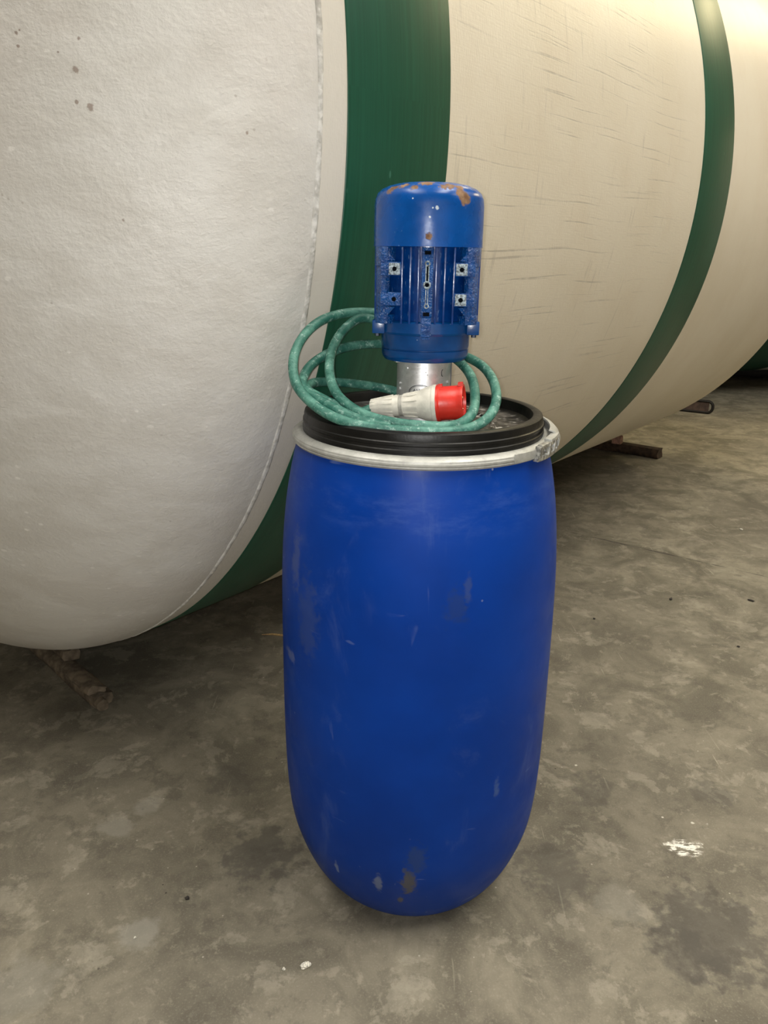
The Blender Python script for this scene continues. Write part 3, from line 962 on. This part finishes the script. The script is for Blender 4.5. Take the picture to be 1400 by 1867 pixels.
# scratched arc mark and the oval maker's mark, half hidden by the plug
m = MB()
m.tube([on_sleeve(.72 + .05 * math.cos(t), 1.0475 + .0055 * math.sin(t), .0472)[0] for t in [PI * (.45 + 1.1 * i / 10) for i in range(11)]], .0006, 5)
m.build('scratch_mark', 'plate_print', slv, 30)
m = MB()
oc, oz, oa, ob = -.12, 1.0155, .0200, .0125
def mk(u, w):
    return on_sleeve(oc + u / .047, oz + w, .0472)[0]
m.tube([mk(oa * math.cos(2 * PI * k / 48), ob * math.sin(2 * PI * k / 48)) for k in range(48)], .0006, 5, closed=True)
m.tube([mk(oa * .9 * math.cos(2 * PI * k / 48), ob * .86 * math.sin(2 * PI * k / 48)) for k in range(48)], .0003, 5, closed=True)
strokes = [[(-.013, -.002), (-.010, .0055), (-.0075, -.002)], [(-.0118, .001), (-.0086, .001)], [(-.006, .0055), (-.004, -.002), (-.0015, .0058)], [(.001, .0055), (.001, -.002)],
           [(.004, -.002), (.004, .0056), (.007, .0056), (.0072, .0026), (.004, .0024), (.0078, -.002)], [(.0095, .0056), (.0135, .0056)], [(.0115, .0056), (.0115, -.002)]]
for st in strokes:
    pts = []
    for (a0, b0), (a1, b1) in zip(st[:-1], st[1:]):
        pts += [mk(a0 + (a1 - a0) * i / 3, b0 + (b1 - b0) * i / 3) for i in range(3)]
    pts.append(mk(*st[-1]))
    m.tube(pts, .0006, 5)
m.build('oval_maker_mark', 'plate_print', slv, 30)

# ------------------------------------------------------------------ cable and plug
Dy = DRUM.y
ZF = .9585
CR = .0083
cab = empty('power_cable', at_z(760, 776, ZF))
tag(cab, 'dusty green coiled power cable with red and white industrial plug on the lid', 'cable')
co = cab.location
def path(items):
    out = []
    for (px, py, k, v) in items:
        out.append((at_y(px, py, Dy + v) if k == 'y' else at_z(px, py, v)) - co)
    return out
Z1, Z2 = ZF + CR + .0008, ZF + CR * 2.6
# one continuous cable: from the back of the motor, three rising turns, then along the lid into the plug
turns = [
    # leaves the motor
    (735, 600, 'y', .075), (700, 588, 'y', .092), (660, 580, 'y', .082), (628, 600, 'y', .055), (606, 637, 'y', .015), (601, 680, 'y', -.035), (617, 722, 'y', -.085), (660, 754, 'y', -.125),
    (715, 770, 'y', -.136), (780, 777, 'y', -.140), (828, 776, 'y', -.138), (858, 757, 'y', -.120), (866, 725, 'y', -.075), (860, 690, 'y', -.02), (842, 664, 'y', .035), (812, 640, 'y', .085),
    # behind the motor, out again as the big outer turn
    (770, 606, 'y', .112), (725, 578, 'y', .112), (680, 570, 'y', .100), (630, 571, 'y', .078), (585, 585, 'y', .045), (552, 615, 'y', .010), (535, 655, 'y', -.030), (540, 700, 'y', -.072), (572, 738, 'y', -.112),
    (622, 766, 'y', -.147), (690, 781, 'y', -.156), (770, 787, 'y', -.156), (838, 785, 'y', -.150), (882, 768, 'y', -.122), (903, 738, 'y', -.088), (902, 703, 'y', -.035), (885, 673, 'y', .02), (855, 653, 'y', .07),
    (810, 640, 'y', .118), (750, 628, 'y', .122), (693, 627, 'y', .105), (645, 630, 'y', .080), (600, 644, 'y', .045), (565, 668, 'y', .005), (551, 700, 'y', -.040), (570, 722, 'y', -.080), (612, 746, 'y', -.120), (660, 767, 'y', -.138),
    (712, 779, 'y', -.148),
]
cp = path(turns)
c1 = MB().tube(spline(cp, 10), CR, 14).build('cable', 'cable', cab, 60)
tail = [(735, 716, 'y', .062), (690, 706, 'y', .075), (640, 699, 'y', .055), (590, 696, 'y', .025), (566, 700, 'y', -.005), (560, 711, 'y', -.045), (588, 727, 'y', -.075), (625, 744, 'y', -.098), (655, 752, 'y', -.085), (682, 743, 'y', -.072)]
c2 = MB().tube(spline(path(tail), 10), CR * .97, 14).build('cable', 'cable', cab, 60)

# plug: lies on the lid, open end turned a little towards the camera
pa = at_y(676, 742, Dy - .072)
pb = at_y(842, 733.5, Dy - .102)
ax = (pb - pa).normalized()
Lp = (pb - pa).length
rot = ax.to_track_quat('X', 'Z').to_matrix().to_4x4()
PM = Matrix.Translation(pa - co) @ rot
k = Lp / .160
def xb(m):
    for v in m.bm.verts:
        v.co = PM @ (v.co * k)
    return m
def ribs(m, n, x0, x1, r0, r1, w, h, off=0):
    for i in range(n):
        a = 2 * PI * (i + off) / n
        vs = []
        for (x, r) in ((x0, r0), (x1, r1)):
            for (s_, e) in ((-1, -.001), (1, -.001), (1, h), (-1, h)):
                p = Vector((x, (r + e) * math.cos(a) - s_ * w / 2 * math.sin(a), (r + e) * math.sin(a) + s_ * w / 2 * math.cos(a)))
                vs.append(m.bm.verts.new(p))
        for f in ((0, 1, 2, 3), (7, 6, 5, 4), (0, 4, 5, 1), (1, 5, 6, 2), (2, 6, 7, 3), (3, 7, 4, 0)):
            m.bm.faces.new([vs[j] for j in f])
m = MB().lathe([(.0085, .0), (.0115, .0), (.0130, .004), (.0165, .018), (.0178, .040), (.0190, .046), (.0190, .051), (.0172, .0515), (.0172, .0)][:8] + [(0, .0515)], 40, 'X')
ribs(m, 14, .001, .041, .0120, .0180, .0026, .0016)
xb(m).build('cable_gland', 'pale_grey_plastic', cab, 30)
m = MB().lathe([(0, .0505), (.0180, .0505), (.0182, .0585), (0, .0585)], 40, 'X')
xb(m).build('gland_nut', 'grey_nut', cab, 30)
m = MB().lathe([(0, .058), (.0190, .058), (.0198, .060), (.0198, .074), (.0225, .083), (.0270, .094), (.0300, .103), (.0308, .110), (.0318, .1105), (.0326, .112), (.0326, .1175), (.0312, .1185), (0, .1185)], 48, 'X')
ribs(m, 12, .060, .085, .0190, .0225, .0028, .0014)
xb(m).build('plug_body', 'pale_grey_plastic', cab, 30)
m = MB().lathe([(.020, .118), (.0322, .118), (.0322, .121), (.0296, .1235), (.0288, .132), (.0288, .150), (.0300, .158), (.0312, .1615), (.0312, .1640), (.0300, .1645), (.0275, .1640), (.0268, .158), (.0262, .135), (0, .135)], 48, 'X')
# polarising key on top and the retaining ridge near the body
m.box((.1600, -.004, .0318), (.0080, .013, .0055))
m.box((.1245, -.002, .0308), (.0075, .011, .0045))
red = xb(m).build('red_shroud', 'red_plastic', cab, 35)
red['label'] = 'red socket shroud of the plug'
m = MB().lathe([(0, .1395), (.0262, .1395), (.0262, .1345), (0, .1345)], 40, 'X')
xb(m).build('contact_face', 'dark_red_face', cab, 30)
for i in range(5):
    a = 2 * PI * i / 5 + .3
    y, z = .0165 * math.cos(a), .0165 * math.sin(a)
    m = MB().lathe([(0, .139), (.0030, .139), (.0030, .158), (.0022, .1605), (0, .161)], 12, 'X', (0, y, z))
    xb(m).build('contact_pin', 'brass_pin', cab, 40)

# ------------------------------------------------------------------ bits on the floor
def crumb(name, px, py, size, mat, label, cat, seed, flat=.6):
    rnd = random.Random(seed)
    bm = bmesh.new()
    bmesh.ops.create_icosphere(bm, subdivisions=2, radius=1)
    for v in bm.verts:
        j = 1 + rnd.uniform(-.28, .28)
        v.co = Vector((v.co.x * size[0] / 2 * j, v.co.y * size[1] / 2 * j, v.co.z * size[2] / 2 * j))
    lo = min(v.co.z for v in bm.verts)
    for v in bm.verts:
        v.co.z -= lo
    me = bpy.data.meshes.new(name)
    bm.to_mesh(me)
    bm.free()
    me.materials.append(M[mat])
    o = bpy.data.objects.new(name, me)
    COL.objects.link(o)
    o.location = at_z(px, py)
    o.rotation_euler = (0, 0, rnd.uniform(0, 3))
    return tag(o, label, cat, 'crumbs and grit on the floor')
crumb('plaster_crumb', 556, 1763, (.020, .013, .008), 'plaster_crumb_white', 'largest white crumb on the floor in front of the drum', 'crumb', 1)
crumb('plaster_crumb', 246, 1711, (.006, .005, .003), 'plaster_crumb_white', 'tiny white crumb on the pale floor patch at lower left', 'crumb', 2)
crumb('plaster_crumb', 518, 1768, (.006, .006, .004), 'plaster_crumb_white', 'tiny white crumb just left of the largest crumb', 'crumb', 3)
crumb('plaster_crumb', 1351, 966, (.022, .012, .006), 'plaster_crumb_white', 'white chip on the far floor beyond the saw-cut joint', 'chip', 4)
crumb('grit_fragment', 1223, 1093, (.024, .010, .005), 'grit_dark', 'dark flat flake on the floor right of the drum', 'flake', 5)
crumb('grit_fragment', 1369, 1096, (.026, .012, .005), 'grit_dark', 'dark flat flake near the right edge of the photo', 'flake', 6)
crumb('grit_fragment', 1083, 1129, (.010, .008, .005), 'grit_dark', 'small dark grit beside the drum at mid height', 'grit', 7)
crumb('grit_fragment', 1346, 1180, (.010, .008, .005), 'grit_dark', 'small dark grit below the right-hand flake', 'grit', 8)
crumb('grit_fragment', 341, 1639, (.010, .008, .005), 'grit_dark', 'small dark grit on the floor at lower left', 'grit', 9)
m = MB()
p1, p2 = at_z(477, 1157, .003), at_z(532, 1159, .004)
m.tube([p1, p1.lerp(p2, .35) + Vector((0, .004, .001)), p1.lerp(p2, .7), p2], [.0008, .0035, .004, .002], 6)
o = m.build('wood_splinter', 'straw', None, 40)
tag(o, 'pale straw-coloured wood splinter on the floor behind the drum', 'splinter')
